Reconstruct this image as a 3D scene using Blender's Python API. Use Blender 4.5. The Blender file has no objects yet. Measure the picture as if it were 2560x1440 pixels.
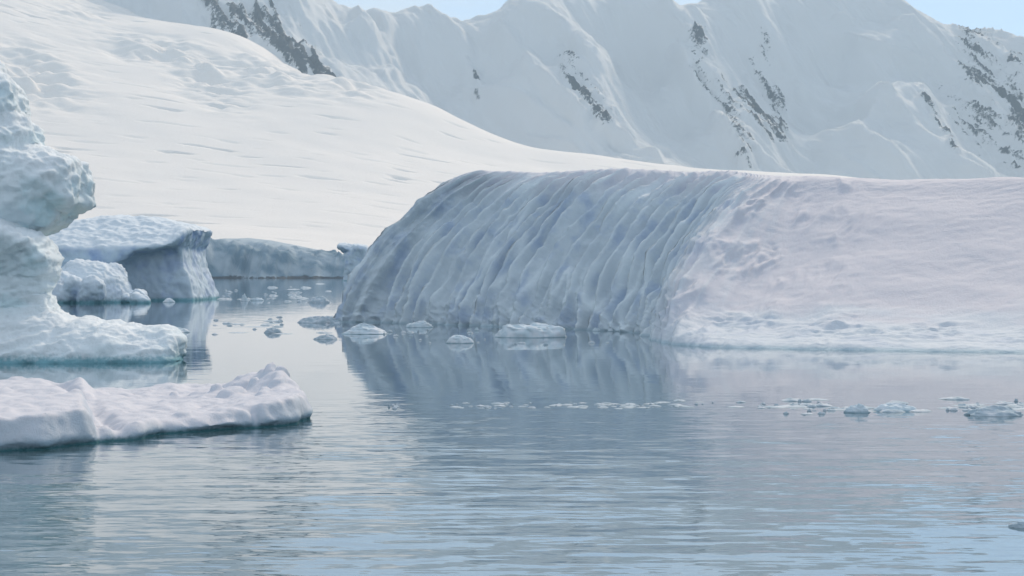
import bpy, math, random
import numpy as np

# ------------------------------------------------------------------ camera, sky, sun, exposure
F = 3500.0            # focal length in pixels of the 2560 wide photograph
CAMH = 5.0            # camera height above the water
HZ = 688.0            # horizon row in the photograph
SUN_EL, SUN_AZ = math.radians(38), math.radians(24)   # azimuth measured from +Y towards +X

sc = bpy.context.scene
cam_d = bpy.data.cameras.new("camera")
cam = bpy.data.objects.new("camera", cam_d)
sc.collection.objects.link(cam)
cam.location = (0, 0, CAMH)
cam.rotation_euler = (math.radians(90), 0, 0)
cam_d.sensor_width = 36
cam_d.lens = F / 2560 * 36
cam_d.shift_y = -(720 - HZ) / 2560
cam_d.clip_start = 0.5
cam_d.clip_end = 60000
sc.camera = cam

world = bpy.data.worlds.new("World")
sc.world = world
world.use_nodes = True
wn, wl = world.node_tree.nodes, world.node_tree.links
wn.clear()
w_out = wn.new("ShaderNodeOutputWorld")
w_bg = wn.new("ShaderNodeBackground")
w_bg.inputs["Strength"].default_value = 0.13
sky = wn.new("ShaderNodeTexSky")
sky.sky_type = 'NISHITA'
sky.sun_disc = False
sky.sun_elevation = SUN_EL
sky.sun_rotation = SUN_AZ
sky.air_density = 1.0
sky.dust_density = 0.0
sky.ozone_density = 3.0
# thin high cloud over the whole sky
w_tc = wn.new("ShaderNodeTexCoord")
w_map = wn.new("ShaderNodeMapping"); w_map.inputs["Scale"].default_value = (3.0, 3.0, 9.0)
w_map.inputs["Location"].default_value = (1.3, 0.2, 0.4)
w_no = wn.new("ShaderNodeTexNoise"); w_no.inputs["Scale"].default_value = 1.3
w_no.inputs["Detail"].default_value = 6; w_no.inputs["Roughness"].default_value = 0.55
w_rp = wn.new("ShaderNodeMapRange")
w_rp.inputs["From Min"].default_value = 0.42; w_rp.inputs["From Max"].default_value = 0.66
w_rp.inputs["To Min"].default_value = 0.6; w_rp.inputs["To Max"].default_value = 0.85
w_rp.interpolation_type = 'SMOOTHSTEP'
w_mix = wn.new("ShaderNodeMix"); w_mix.data_type = 'RGBA'
w_mix.inputs[7].default_value = (4.5, 4.85, 5.1, 1)
wl.new(w_tc.outputs["Generated"], w_map.inputs["Vector"])
wl.new(w_map.outputs["Vector"], w_no.inputs["Vector"])
wl.new(w_no.outputs["Fac"], w_rp.inputs["Value"])
wl.new(w_rp.outputs["Result"], w_mix.inputs[0])
w_tint = wn.new("ShaderNodeMix"); w_tint.data_type = 'RGBA'; w_tint.blend_type = 'MULTIPLY'; w_tint.inputs[0].default_value = 1
w_tint.inputs[7].default_value = (0.54, 0.75, 0.88, 1)
wl.new(sky.outputs["Color"], w_tint.inputs[6])
wl.new(w_tint.outputs[2], w_mix.inputs[6])
wl.new(w_mix.outputs[2], w_bg.inputs["Color"])
wl.new(w_bg.outputs["Background"], w_out.inputs["Surface"])

sun_d = bpy.data.lights.new("sun", 'SUN')
sun_d.energy = 1.95
sun_d.angle = math.radians(8)
sun_d.color = (1.0, 0.82, 0.62)
sun = bpy.data.objects.new("sun", sun_d)
sc.collection.objects.link(sun)
# a sun lamp shines along its -Z: tilt from straight down so that light comes from +Y
sun.rotation_euler = (-(math.pi / 2 - SUN_EL), 0, -SUN_AZ)

sc.view_settings.view_transform = 'Standard'
sc.view_settings.look = 'None'
sc.view_settings.gamma = 1.0
sc.view_settings.exposure = 0.46
sc.view_settings.use_curve_mapping = False
sc.cycles.use_denoising = True
sc.cycles.max_bounces = 6
sc.cycles.volume_bounces = 1
sc.cycles.caustics_reflective = False
sc.cycles.caustics_refractive = False

# ------------------------------------------------------------------ helpers
rng = np.random.default_rng(7)
_perm = np.concatenate([rng.permutation(256)] * 2).astype(np.int32)
_g = rng.normal(size=(256, 3)); _g /= np.linalg.norm(_g, axis=1)[:, None]

def perlin(x, y, z):
    x, y, z = np.broadcast_arrays(x, y, z)
    xi, yi, zi = np.floor(x).astype(np.int64), np.floor(y).astype(np.int64), np.floor(z).astype(np.int64)
    fx, fy, fz = x - xi, y - yi, z - zi
    u, v, w = (t * t * t * (t * (t * 6 - 15) + 10) for t in (fx, fy, fz))
    def g(dx, dy, dz):
        h = _perm[_perm[_perm[(xi + dx) & 255] + ((yi + dy) & 255)] + ((zi + dz) & 255)]
        q = _g[h]
        return q[..., 0] * (fx - dx) + q[..., 1] * (fy - dy) + q[..., 2] * (fz - dz)
    a = g(0, 0, 0); a += u * (g(1, 0, 0) - a)
    b = g(0, 1, 0); b += u * (g(1, 1, 0) - b)
    c = g(0, 0, 1); c += u * (g(1, 0, 1) - c)
    d = g(0, 1, 1); d += u * (g(1, 1, 1) - d)
    a += v * (b - a); c += v * (d - c)
    return (a + w * (c - a)) * 1.6

def fbm(x, y, z, n=4, gain=0.5, lac=2.03):
    s, a = 0.0, 1.0
    for k in range(n):
        s = s + a * perlin(x + 17.3 * k, y + 9.1 * k, z + 4.7 * k)
        x, y, z = x * lac, y * lac, z * lac
        a *= gain
    return s

def ridged(x, y, z, n=3, gain=0.5):
    s, a = 0.0, 1.0
    for k in range(n):
        s = s + a * (1 - 2 * np.abs(perlin(x + 31.7 * k, y + 3.3 * k, z + 8.1 * k)))
        x, y, z = x * 2.1, y * 2.1, z * 2.1
        a *= gain
    return s

def sstep(a, b, x):
    t = np.clip((x - a) / (b - a), 0, 1)
    return t * t * (3 - 2 * t)

def W(px, py, Y):
    """pixel of the photograph at distance Y"""
    return np.array([(px - 1280) / F * Y, Y, CAMH + (HZ - py) / F * Y])

def Yw(py):
    return CAMH * F / (py - HZ)

def W0(px, py):
    """pixel of the photograph on the water"""
    return W(px, py, Yw(py))

def mesh_obj(name, V, Q, mats, parent=None, smooth=True, attrs=None):
    me = bpy.data.meshes.new(name)
    V = np.asarray(V, dtype=np.float32); Q = np.asarray(Q, dtype=np.int32)
    k = Q.shape[1]
    me.vertices.add(len(V)); me.vertices.foreach_set("co", V.ravel())
    me.loops.add(Q.size); me.loops.foreach_set("vertex_index", Q.ravel())
    me.polygons.add(len(Q))
    me.polygons.foreach_set("loop_start", np.arange(len(Q), dtype=np.int32) * k)
    me.update(calc_edges=True)
    me.validate()
    if smooth:
        me.polygons.foreach_set("use_smooth", np.ones(len(me.polygons), dtype=bool))
    for an, av in (attrs or {}).items():
        at = me.attributes.new(an, 'FLOAT', 'POINT')
        at.data.foreach_set("value", np.asarray(av, dtype=np.float32))
    me.materials.append(mats)
    o = bpy.data.objects.new(name, me)
    sc.collection.objects.link(o)
    o.parent = parent
    return o

def tag(o, label=None, cat=None, group=None, kind=None):
    if label: o["label"] = label
    if cat: o["category"] = cat
    if group: o["group"] = group
    if kind: o["kind"] = kind
    return o

def split_thing(name, loc, V, Q, N, mat, attrs, pid, parts):
    """one thing of several parts: an Empty with a mesh for each part id of the faces"""
    root = bpy.data.objects.new(name, None); sc.collection.objects.link(root)
    root.location = loc
    loc = np.asarray(loc, float)
    for k, pn in enumerate(parts):
        q = Q[pid == k]
        if not len(q): continue
        used = np.unique(q); inv = np.full(len(V), -1); inv[used] = np.arange(len(used))
        o = mesh_obj(pn, V[used] - loc, inv[q], mat, root, attrs={a: np.asarray(v).ravel()[used] for a, v in attrs.items()})
        o.data.normals_split_custom_set_from_vertices(N[used].astype(np.float32))
    return root

def grid_quads(nu, nv, closed_u=False):
    i = np.arange(nu if closed_u else nu - 1)[:, None]; j = np.arange(nv - 1)[None, :]
    i2 = (i + 1) % nu
    return np.stack([i * nv + j, i2 * nv + j, i2 * nv + j + 1, i * nv + j + 1], -1).reshape(-1, 4)

def vnormals(V, Q):
    n = np.cross(V[Q[:, 2]] - V[Q[:, 0]], V[Q[:, 3]] - V[Q[:, 1]])
    N = np.zeros_like(V)
    for k in range(4):
        for c in range(3):
            N[:, c] += np.bincount(Q[:, k], n[:, c], minlength=len(V))
    return N / (np.linalg.norm(N, axis=1)[:, None] + 1e-9)

def tps(pts, X, Y, sx=1.0, smooth=0.0):
    """thin plate spline through pts (x, y, z), read at X, Y"""
    pts = np.asarray(pts, float)
    c = pts[:, :2].mean(0); s = pts[:, :2].std()
    p = (pts[:, :2] - c) / s
    def phi(d2):
        return 0.5 * d2 * np.log(d2 + 1e-12)
    n = len(p)
    A = np.zeros((n + 3, n + 3))
    A[:n, :n] = phi(((p[:, None] - p[None]) ** 2).sum(-1)) + smooth * np.eye(n)
    A[:n, n] = 1; A[:n, n + 1:] = p; A[n, :n] = 1; A[n + 1:, :n] = p.T
    w = np.linalg.solve(A, np.concatenate([pts[:, 2], [0, 0, 0]]))
    q = np.stack([(X.ravel() - c[0]) / s, (Y.ravel() - c[1]) / s], -1)
    out = w[n] + q @ w[n + 1:]
    for k in range(n):
        out += w[k] * phi(((q - p[k]) ** 2).sum(-1))
    return out.reshape(X.shape)

def poly_sdf(P, X, Z):
    P = np.asarray(P, float)
    d = np.full(X.shape, 1e18); inside = np.zeros(X.shape, bool)
    for a, b in zip(P, np.roll(P, -1, 0)):
        e = b - a
        wx, wz = X - a[0], Z - a[1]
        t = np.clip((wx * e[0] + wz * e[1]) / (e @ e + 1e-12), 0, 1)
        d = np.minimum(d, (wx - e[0] * t) ** 2 + (wz - e[1] * t) ** 2)
        c = ((a[1] <= Z) != (b[1] <= Z)) & (wx < e[0] * (Z - a[1]) / (e[1] if abs(e[1]) > 1e-9 else 1e-9))
        inside ^= c
    d = np.sqrt(d)
    return np.where(inside, -d, d)

def smin(a, b, k):
    h = np.clip(0.5 + 0.5 * (b - a) / k, 0, 1)
    return b + (a - b) * h - k * h * (1 - h)

def smax(a, b, k):
    return -smin(-a, -b, k)

def extrude(d2, yy, half, r):
    a = d2 + r; b = np.abs(yy) - half + r
    return np.minimum(np.maximum(a, b), 0) + np.hypot(np.maximum(a, 0), np.maximum(b, 0)) - r

def surface_nets(D, origin, h):
    origin = np.asarray(origin, float)
    nx, ny, nz = D.shape
    c = [D[dx:nx - 1 + dx, dy:ny - 1 + dy, dz:nz - 1 + dz] for dx in (0, 1) for dy in (0, 1) for dz in (0, 1)]
    neg = sum((q < 0).astype(np.int8) for q in c)
    mask = (neg > 0) & (neg < 8)
    idx = np.argwhere(mask)
    val = [q[mask] for q in c]
    off = np.array([(dx, dy, dz) for dx in (0, 1) for dy in (0, 1) for dz in (0, 1)], float)
    pos = np.zeros((len(idx), 3)); cnt = np.zeros(len(idx))
    for a in range(8):
        for b in range(a + 1, 8):
            if np.abs(off[a] - off[b]).sum() != 1: continue
            va, vb = val[a], val[b]
            cr = (va < 0) != (vb < 0)
            t = np.where(cr, va / np.where(cr, va - vb, 1), 0)
            pos += np.where(cr[:, None], off[a] + t[:, None] * (off[b] - off[a]), 0)
            cnt += cr
    V = origin + h * (idx + pos / cnt[:, None])
    ids = np.full(mask.shape, -1, np.int64); ids[mask] = np.arange(len(idx))
    quads = []
    s = D < 0
    for ax in range(3):
        sl0 = [slice(None)] * 3; sl1 = [slice(None)] * 3
        sl0[ax] = slice(0, -1); sl1[ax] = slice(1, None)
        ch = s[tuple(sl0)] != s[tuple(sl1)]
        o1, o2 = [(1, 2), (2, 0), (0, 1)][ax]
        e = np.argwhere(ch)
        e = e[(e[:, o1] > 0) & (e[:, o2] > 0) & (e[:, o1] < D.shape[o1] - 1) & (e[:, o2] < D.shape[o2] - 1)]
        flip = s[tuple(sl0)][tuple(e.T)]
        q = []
        for (a, b) in ((-1, -1), (0, -1), (0, 0), (-1, 0)):
            f = e.copy(); f[:, o1] += a; f[:, o2] += b
            q.append(ids[tuple(f.T)])
        q = np.stack(q, -1)
        q[~flip] = q[~flip][:, ::-1]
        quads.append(q)
    return V, np.concatenate(quads)

def grid3(x0, x1, y0, y1, z0, z1, h):
    return np.meshgrid(np.arange(x0, x1, h), np.arange(y0, y1, h), np.arange(z0, z1, h), indexing='ij')

def smooth_mesh(V, Q, it=2, lam=0.5):
    E = np.concatenate([Q[:, [0, 1]], Q[:, [1, 2]], Q[:, [2, 3]], Q[:, [3, 0]]])
    deg = np.bincount(E[:, 0], minlength=len(V)) + np.bincount(E[:, 1], minlength=len(V))
    for _ in range(it):
        S = np.zeros_like(V)
        for c in range(3):
            S[:, c] = np.bincount(E[:, 0], V[E[:, 1], c], minlength=len(V)) + np.bincount(E[:, 1], V[E[:, 0], c], minlength=len(V))
        V = V + lam * (S / np.maximum(deg, 1)[:, None] - V)
    return V

# ------------------------------------------------------------------ materials
def new_mat(name):
    m = bpy.data.materials.new(name); m.use_nodes = True
    nt = m.node_tree
    return m, nt, nt.nodes["Principled BSDF"]

def nd(nt, t, **kw):
    n = nt.nodes.new(t)
    for k, v in kw.items():
        if k in n.inputs: n.inputs[k].default_value = v
        else: setattr(n, k, v)
    return n

def noise_node(nt, coord, scale, sc3=(1, 1, 1), detail=4, rough=0.55, rot=(0, 0, 0)):
    mp = nd(nt, "ShaderNodeMapping"); mp.inputs["Scale"].default_value = sc3; mp.inputs["Rotation"].default_value = rot
    nt.links.new(coord, mp.inputs["Vector"])
    no = nd(nt, "ShaderNodeTexNoise", Scale=scale, Detail=detail, Roughness=rough)
    nt.links.new(mp.outputs["Vector"], no.inputs["Vector"])
    return no

def mixc(nt, fac, a, b):
    m = nd(nt, "ShaderNodeMix", data_type='RGBA')
    for sock, v in ((0, fac), (6, a), (7, b)):
        if hasattr(v, "links") or isinstance(v, bpy.types.NodeSocket): nt.links.new(v, m.inputs[sock])
        else: m.inputs[sock].default_value = v if sock == 0 else (*v, 1)
    return m.outputs[2]

def maprange(nt, v, a, b, c=0.0, d=1.0):
    m = nd(nt, "ShaderNodeMapRange", interpolation_type='SMOOTHSTEP')
    for s, q in (("From Min", a), ("From Max", b), ("To Min", c), ("To Max", d)): m.inputs[s].default_value = q
    nt.links.new(v, m.inputs["Value"])
    return m.outputs["Result"]

def ice_material(name, snow, ice, deep, grain=1.0, wet_top=1.2, bump=0.05, sss=0.0, rough=0.75, use_attr=True, wetc=(0.20, 0.40, 0.46)):
    """snow over glacier ice: attribute 'ice' (0 snow, 1 bare ice); wet turquoise foot at the waterline"""
    m, nt, b = new_mat(name)
    geo = nd(nt, "ShaderNodeNewGeometry")
    P = geo.outputs["Position"]
    sep = nd(nt, "ShaderNodeSeparateXYZ"); nt.links.new(P, sep.inputs[0])
    n1 = noise_node(nt, P, 0.35 * grain, detail=5)
    n2 = noise_node(nt, P, 3.0 * grain, detail=5, rough=0.65)
    blue = maprange(nt, n1.outputs["Fac"], 0.45, 0.68)
    col_ice = mixc(nt, blue, ice, deep)
    if use_attr:
        at = nd(nt, "ShaderNodeAttribute"); at.attribute_name = "ice"
        col = mixc(nt, at.outputs["Fac"], snow, col_ice)
        ac = nd(nt, "ShaderNodeAttribute"); ac.attribute_name = "crest_light_foot_tint"
        col = mixc(nt, ac.outputs["Fac"], col, (0.72, 0.79, 0.83))  # painted light on flute crests; pale blue ice at the slope's foot
    else:
        col = mixc(nt, maprange(nt, n1.outputs["Fac"], 0.35, 0.6), snow, ice)
    speck = maprange(nt, n2.outputs["Fac"], 0.3, 0.7, 0.0, 0.22)
    col = mixc(nt, speck, col, tuple(min(1, c * 1.12) for c in ice))
    # wet band, ragged, just above the water
    zz = nd(nt, "ShaderNodeMath", operation='MULTIPLY_ADD')
    nt.links.new(n2.outputs["Fac"], zz.inputs[0]); zz.inputs[1].default_value = -0.8 * wet_top
    nt.links.new(sep.outputs["Z"], zz.inputs[2])
    wet = maprange(nt, zz.outputs[0], -0.35 * wet_top, 0.35 * wet_top, 1.0, 0.0)
    col = mixc(nt, wet, col, wetc)
    nt.links.new(col, b.inputs["Base Color"])
    b.inputs["Roughness"].default_value = rough
    b.inputs["IOR"].default_value = 1.31; b.inputs["Specular IOR Level"].default_value = 0.25
    if sss:
        b.inputs["Subsurface Weight"].default_value = sss
        b.inputs["Subsurface Radius"].default_value = (0.25, 0.6, 1.0)
        b.inputs["Subsurface Scale"].default_value = 0.6
    bp = nd(nt, "ShaderNodeBump", Strength=0.7, Distance=bump)
    n3 = noise_node(nt, P, 5.0 * grain, detail=6, rough=0.7)
    nt.links.new(n3.outputs["Fac"], bp.inputs["Height"])
    nt.links.new(bp.outputs["Normal"], b.inputs["Normal"])
    return m

SNOW = (0.665, 0.64, 0.685)
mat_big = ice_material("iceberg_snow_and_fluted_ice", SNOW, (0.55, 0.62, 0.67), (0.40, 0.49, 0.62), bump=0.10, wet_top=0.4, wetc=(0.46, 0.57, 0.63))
mat_left = ice_material("sculpted_ice", (0.83, 0.86, 0.88), (0.74, 0.83, 0.87), (0.60, 0.77, 0.82), grain=1.4, wet_top=0.8, bump=0.09)
mat_block = ice_material("block_ice", (0.74, 0.79, 0.83), (0.50, 0.62, 0.72), (0.30, 0.42, 0.64), grain=0.7, bump=0.1)
mat_floe = ice_material("floe_snow", (0.70, 0.68, 0.715), (0.42, 0.52, 0.60), (0.34, 0.46, 0.55), grain=2.5, wet_top=0.2, bump=0.035, wetc=(0.06, 0.17, 0.19))
mat_chunk = ice_material("drift_ice", (0.76, 0.79, 0.83), (0.58, 0.68, 0.74), (0.45, 0.6, 0.68), grain=3.0, wet_top=0.12, bump=0.03, use_attr=False, wetc=(0.35, 0.47, 0.53))
mat_brash = ice_material("brash_ice", (0.66, 0.69, 0.73), (0.42, 0.51, 0.57), (0.3, 0.4, 0.48), grain=6.0, wet_top=0.03, bump=0.02, use_attr=False, wetc=(0.38, 0.45, 0.49))

def terrain_material(name, bump, scale, rockc=(0.06, 0.07, 0.08), snow=(0.85, 0.805, 0.76)):
    m, nt, b = new_mat(name)
    geo = nd(nt, "ShaderNodeNewGeometry"); P = geo.outputs["Position"]
    at = nd(nt, "ShaderNodeAttribute"); at.attribute_name = "rock"
    n1 = noise_node(nt, P, scale, detail=8, rough=0.7)
    n2 = noise_node(nt, P, scale * 6, detail=5, rough=0.7)
    # rock shows where the mask beats a rough noise: ragged edges
    s = nd(nt, "ShaderNodeMath", operation='ADD')
    half = nd(nt, "ShaderNodeMath", operation='MULTIPLY_ADD'); nt.links.new(n1.outputs["Fac"], half.inputs[0]); half.inputs[1].default_value = 0.6; half.inputs[2].default_value = 0.2
    nt.links.new(at.outputs["Fac"], s.inputs[0]); nt.links.new(half.outputs[0], s.inputs[1])
    rock = maprange(nt, s.outputs[0], 0.92, 1.04)
    rc = mixc(nt, n2.outputs["Fac"], rockc, tuple(c * 2.6 for c in rockc))
    sn = mixc(nt, n1.outputs["Fac"], tuple(c * 0.97 for c in snow), tuple(c * 1.03 for c in snow))
    ai = nd(nt, "ShaderNodeAttribute"); ai.attribute_name = "ice"
    sn = mixc(nt, ai.outputs["Fac"], sn, (0.20, 0.29, 0.36))
    col = mixc(nt, rock, sn, rc)
    nt.links.new(col, b.inputs["Base Color"])
    b.inputs["Roughness"].default_value = 0.8
    b.inputs["Specular IOR Level"].default_value = 0.1
    bp = nd(nt, "ShaderNodeBump", Strength=0.6, Distance=bump)
    nt.links.new(n2.outputs["Fac"], bp.inputs["Height"])
    nt.links.new(bp.outputs["Normal"], b.inputs["Normal"])
    return m

mat_mountain = terrain_material("mountain_snow_and_rock", 12.0, 0.07, snow=(0.80, 0.815, 0.82))
mat_glacier = terrain_material("glacier_snow", 2.0, 0.02)
mat_cliff = terrain_material("shore_ice", 2.0, 0.05, snow=(0.62, 0.68, 0.72))

def water_material():
    m, nt, b = new_mat("sea_water")
    geo = nd(nt, "ShaderNodeNewGeometry"); P = geo.outputs["Position"]
    sep = nd(nt, "ShaderNodeSeparateXYZ"); nt.links.new(P, sep.inputs[0])
    b.inputs["Base Color"].default_value = (0.06, 0.115, 0.135, 1)
    b.inputs["Roughness"].default_value = 0.6
    b.inputs["Specular IOR Level"].default_value = 0.0
    gl = nd(nt, "ShaderNodeBsdfGlossy"); gl.inputs["Roughness"].default_value = 0.03
    gl.inputs["Color"].default_value = (0.97, 0.985, 1, 1)
    fr = nd(nt, "ShaderNodeFresnel"); fr.inputs["IOR"].default_value = 1.34
    pw = nd(nt, "ShaderNodeMath", operation='POWER'); nt.links.new(fr.outputs[0], pw.inputs[0]); pw.inputs[1].default_value = 0.45
    ms = nd(nt, "ShaderNodeMixShader"); nt.links.new(pw.outputs[0], ms.inputs[0])
    nt.links.new(b.outputs[0], ms.inputs[1]); nt.links.new(gl.outputs[0], ms.inputs[2])
    nt.links.new(ms.outputs[0], nt.nodes["Material Output"].inputs["Surface"])
    # slopes of the ripples: long crests lying across the view, three sizes
    def vec(scale, sc3, amp, rot=0.0, detail=2):
        n = noise_node(nt, P, scale, sc3, detail=detail, rough=0.5, rot=(0, 0, rot))
        sub = nd(nt, "ShaderNodeVectorMath", operation='SUBTRACT')
        nt.links.new(n.outputs["Color"], sub.inputs[0]); sub.inputs[1].default_value = (0.5, 0.5, 0.5)
        mul = nd(nt, "ShaderNodeVectorMath", operation='MULTIPLY')
        nt.links.new(sub.outputs[0], mul.inputs[0]); mul.inputs[1].default_value = (amp * 0.35, amp, 0)
        return mul.outputs[0]
    a = vec(3.0, (0.16, 1, 1), 0.15, 0.06)
    c = vec(1.0, (0.15, 1, 1), 0.07, -0.08)
    d = vec(8.0, (0.22, 1, 1), 0.12, 0.1)
    s1 = nd(nt, "ShaderNodeVectorMath", operation='ADD'); nt.links.new(a, s1.inputs[0]); nt.links.new(c, s1.inputs[1])
    s2 = nd(nt, "ShaderNodeVectorMath", operation='ADD'); nt.links.new(s1.outputs[0], s2.inputs[0]); nt.links.new(d, s2.inputs[1])
    # cat's paws: breeze on the near water, calm in the lee of the bergs
    big = noise_node(nt, P, 0.035, (0.35, 1.6, 1), detail=3)
    yy = nd(nt, "ShaderNodeMath", operation='MULTIPLY_ADD')
    nt.links.new(big.outputs["Fac"], yy.inputs[0]); yy.inputs[1].default_value = 34.0
    nt.links.new(sep.outputs["Y"], yy.inputs[2])
    calm = maprange(nt, yy.outputs[0], 60.0, 82.0, 1.0, 0.12)
    sc_ = nd(nt, "ShaderNodeVectorMath", operation='SCALE')
    nt.links.new(s2.outputs[0], sc_.inputs[0]); nt.links.new(calm, sc_.inputs["Scale"])
    up = nd(nt, "ShaderNodeVectorMath", operation='ADD'); nt.links.new(sc_.outputs[0], up.inputs[0]); up.inputs[1].default_value = (0, 0, 1)
    nm = nd(nt, "ShaderNodeVectorMath", operation='NORMALIZE'); nt.links.new(up.outputs[0], nm.inputs[0])
    nt.links.new(nm.outputs[0], gl.inputs["Normal"]); nt.links.new(nm.outputs[0], fr.inputs["Normal"])
    return m
mat_water = water_material()

# ------------------------------------------------------------------ the setting: sea
S = 15000
xs = np.linspace(-S, S, 9); ys = np.linspace(-2000, 12000, 9)
gx, gy = np.meshgrid(xs, ys, indexing='ij')
sea = mesh_obj("sea", np.stack([gx, gy, gx * 0], -1).reshape(-1, 3), grid_quads(9, 9), mat_water)
tag(sea, "calm grey blue sea with faint ripples", "water", kind="structure")

# ------------------------------------------------------------------ glacier slope
def wp(px, py, Y):
    p = W(px, py, Y); return (p[0], p[1], p[2])

gp = []
for row in (
    (2350, [(-900, 689), (0, 689), (900, 689), (1800, 689), (2700, 689), (3500, 689)]),
    (2800, [(-900, 560), (-200, 590), (300, 608), (900, 628), (1500, 640), (2200, 645), (3300, 650)]),
    (3400, [(-900, 400), (-200, 458), (300, 500), (600, 520), (900, 545), (1300, 575), (1800, 585), (2400, 590), (3300, 590)]),
    (4000, [(-900, 240), (-200, 310), (300, 365), (600, 395), (900, 430), (1300, 490), (1800, 520), (2400, 530), (3300, 530)]),
    (4600, [(-900, 90), (-200, 160), (300, 235), (600, 275), (850, 300), (1100, 360), (1340, 415), (1800, 460), (2400, 475), (3300, 480)]),
    (5200, [(-900, -40), (-200, 30), (150, 110), (300, 140), (500, 165), (700, 190)]),
    (5800, [(-900, -160), (-200, -90), (0, -30), (150, 20), (330, 55), (500, 66), (620, 100)]),
):
    gp += [wp(x, y, row[0]) for x, y in row[1]]
sky_line = [(850, 190, 5350), (960, 222, 5250), (1100, 267, 5150), (1340, 371, 5000), (1500, 388, 4950), (1640, 406, 4900), (1860, 425, 4850), (2100, 442, 4800), (2500, 455, 4800), (3300, 470, 4800)]
gp += [wp(*q) for q in sky_line]
gp += [(wp(*q)[0] * 1.07, q[2] + 350, wp(*q)[2] - 60) for q in sky_line]
gp += [wp(-900, -300, 6500), wp(-200, -190, 6500), wp(0, -120, 6500), wp(150, -50, 6500), wp(330, 30, 6400), wp(600, 110, 6400), wp(-900, -460, 7400), wp(-200, -340, 7400), wp(100, -230, 7400), wp(300, -120, 7400), wp(600, 90, 7400)]
gxs = np.linspace(-4200, 4200, 700); gys = np.linspace(2330, 7400, 740)
X, Y = np.meshgrid(gxs, gys, indexing='ij')
Z = tps(gp, X, Y, smooth=1e-4)
PX = 1280 + X / Y * F; PY = HZ - (Z - CAMH) / Y * F
def win(cx, cy, rx, ry, ang=0.0):
    c, s = math.cos(ang), math.sin(ang)
    dx, dy = PX - cx, PY - cy
    return np.exp(-(((dx * c + dy * s) / rx) ** 2 + ((-dx * s + dy * c) / ry) ** 2))
lump = 1.0 * win(370, 120, 110, 32, 0.1) + 1.1 * win(525, 205, 90, 45, 0.5) + 1.0 * win(690, 190, 110, 35, 0.3) + 1.2 * win(80, 190, 120, 60, 0.4) + 0.5 * win(200, 20, 120, 40) + 0.9 * win(880, 210, 70, 30, 0.3)
Z = Z + np.clip(lump, 0, 1.4) * (48 * fbm(X / 170, Y / 120, 0 * X + 3.1, 4) - 10)
Z = Z + 9 * fbm(X / 500, Y / 420, 0 * X + 1.7, 3) * sstep(2350, 2900, Y)
# scarps and crevasse lips lying across the slope
cre = perlin(X / 130 + 0.25 * perlin(X / 300, Y / 300, X * 0), Y / 26, X * 0 + 9.2)
dens = sstep(-0.05, 0.5, perlin(X / 420, Y / 300, X * 0 + 2.2)) * sstep(2500, 2900, Y)
Z = Z - 12 * sstep(0.42, 0.62, cre) * (0.25 + 0.75 * dens)
Z = np.where(Y < 2345, -8, Z)
gl = mesh_obj("glacier_slope", np.stack([X, Y, Z], -1).reshape(-1, 3), grid_quads(700, 740), mat_glacier, attrs={"rock": np.zeros(X.size)})
tag(gl, "broad sunlit snow covered glacier sloping down to the bay", "glacier", kind="structure")

# ------------------------------------------------------------------ mountain range
mp_ = []
def M(*pts): mp_.extend(wp(*p) for p in pts)
# foot of the walls, hidden behind the glacier
M((-900, 330, 5700), (0, 330, 5700), (500, 330, 5650), (800, 350, 5600), (1000, 380, 5700), (1150, 400, 5750), (1500, 430, 5550), (1750, 440, 5600), (2000, 450, 5700), (2300, 470, 5500), (2560, 480, 5500), (3400, 480, 5500))
# left massif with the rock ridge
M((-900, -260, 6900), (0, -230, 6900), (300, -220, 6900), (600, -190, 6800), (700, -60, 6650), (780, 0, 6600), (840, 56, 6650))
M((505, -30, 6350), (540, 70, 6150), (620, 125, 6000), (700, 165, 5880), (760, 200, 5800), (850, 255, 5700))
M((420, 20, 6350), (300, 40, 6500), (650, 30, 6350), (720, 100, 6250), (800, 130, 6250), (860, 190, 6100))
# skyline of the middle wall
M((890, 48, 6900), (950, 26, 6900), (1010, 24, 6900), (1080, 50, 6850), (1150, 64, 6850), (1250, 34, 6800), (1330, 14, 6800), (1440, 5, 6850), (1560, -15, 6850), (1640, -2, 6750), (1700, 36, 6800), (1740, 42, 6850), (1775, 24, 6850), (1820, 0, 6850), (1900, -6, 6850), (2100, -4, 6900), (2260, 24, 6850), (2340, 62, 6850), (2390, 88, 6850), (2450, 102, 6800), (2560, 105, 6800), (2800, 60, 6800), (3400, -40, 6800))
# gullies and walls between the ribs
M((900, 120, 6650), (1000, 140, 6600), (1000, 230, 6350), (1100, 160, 6550), (1180, 260, 6250), (1200, 150, 6550), (1230, 330, 6050))
M((960, 60, 6700), (905, 75, 6600), (985, 210, 6250))
# rib A (two crests with a snow shelf on its left)
M((1340, 60, 6560), (1440, 130, 6350), (1525, 195, 6200), (1250, 80, 6560), (1310, 165, 6250), (1400, 260, 5950), (1455, 318, 5800), (1525, 345, 5700), (1640, 402, 5450), (1300, 270, 6050), (1340, 325, 5920), (1260, 200, 6330), (1360, 175, 6330))
# wall between A and B
M((1600, 150, 6620), (1620, 280, 6330), (1700, 350, 6100), (1560, 70, 6700), (1650, 220, 6480))
# rib B
M((1680, 60, 6600), (1720, 130, 6430), (1790, 150, 6500), (1750, 220, 6200), (1810, 320, 5900), (1865, 412, 5600), (1850, 270, 6200), (1950, 345, 5950), (1900, 380, 5750))
# big bowl
M((2000, 130, 6650), (2000, 250, 6400), (2050, 340, 6150), (2100, 180, 6600), (2000, 385, 5850), (2080, 382, 5850), (1950, 60, 6800))
# lit shoulders under the crest on the right
M((2180, 62, 6750), (2270, 60, 6700), (2200, 80, 6660), (2150, 105, 6600), (2270, 128, 6480), (2220, 135, 6480))
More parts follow.
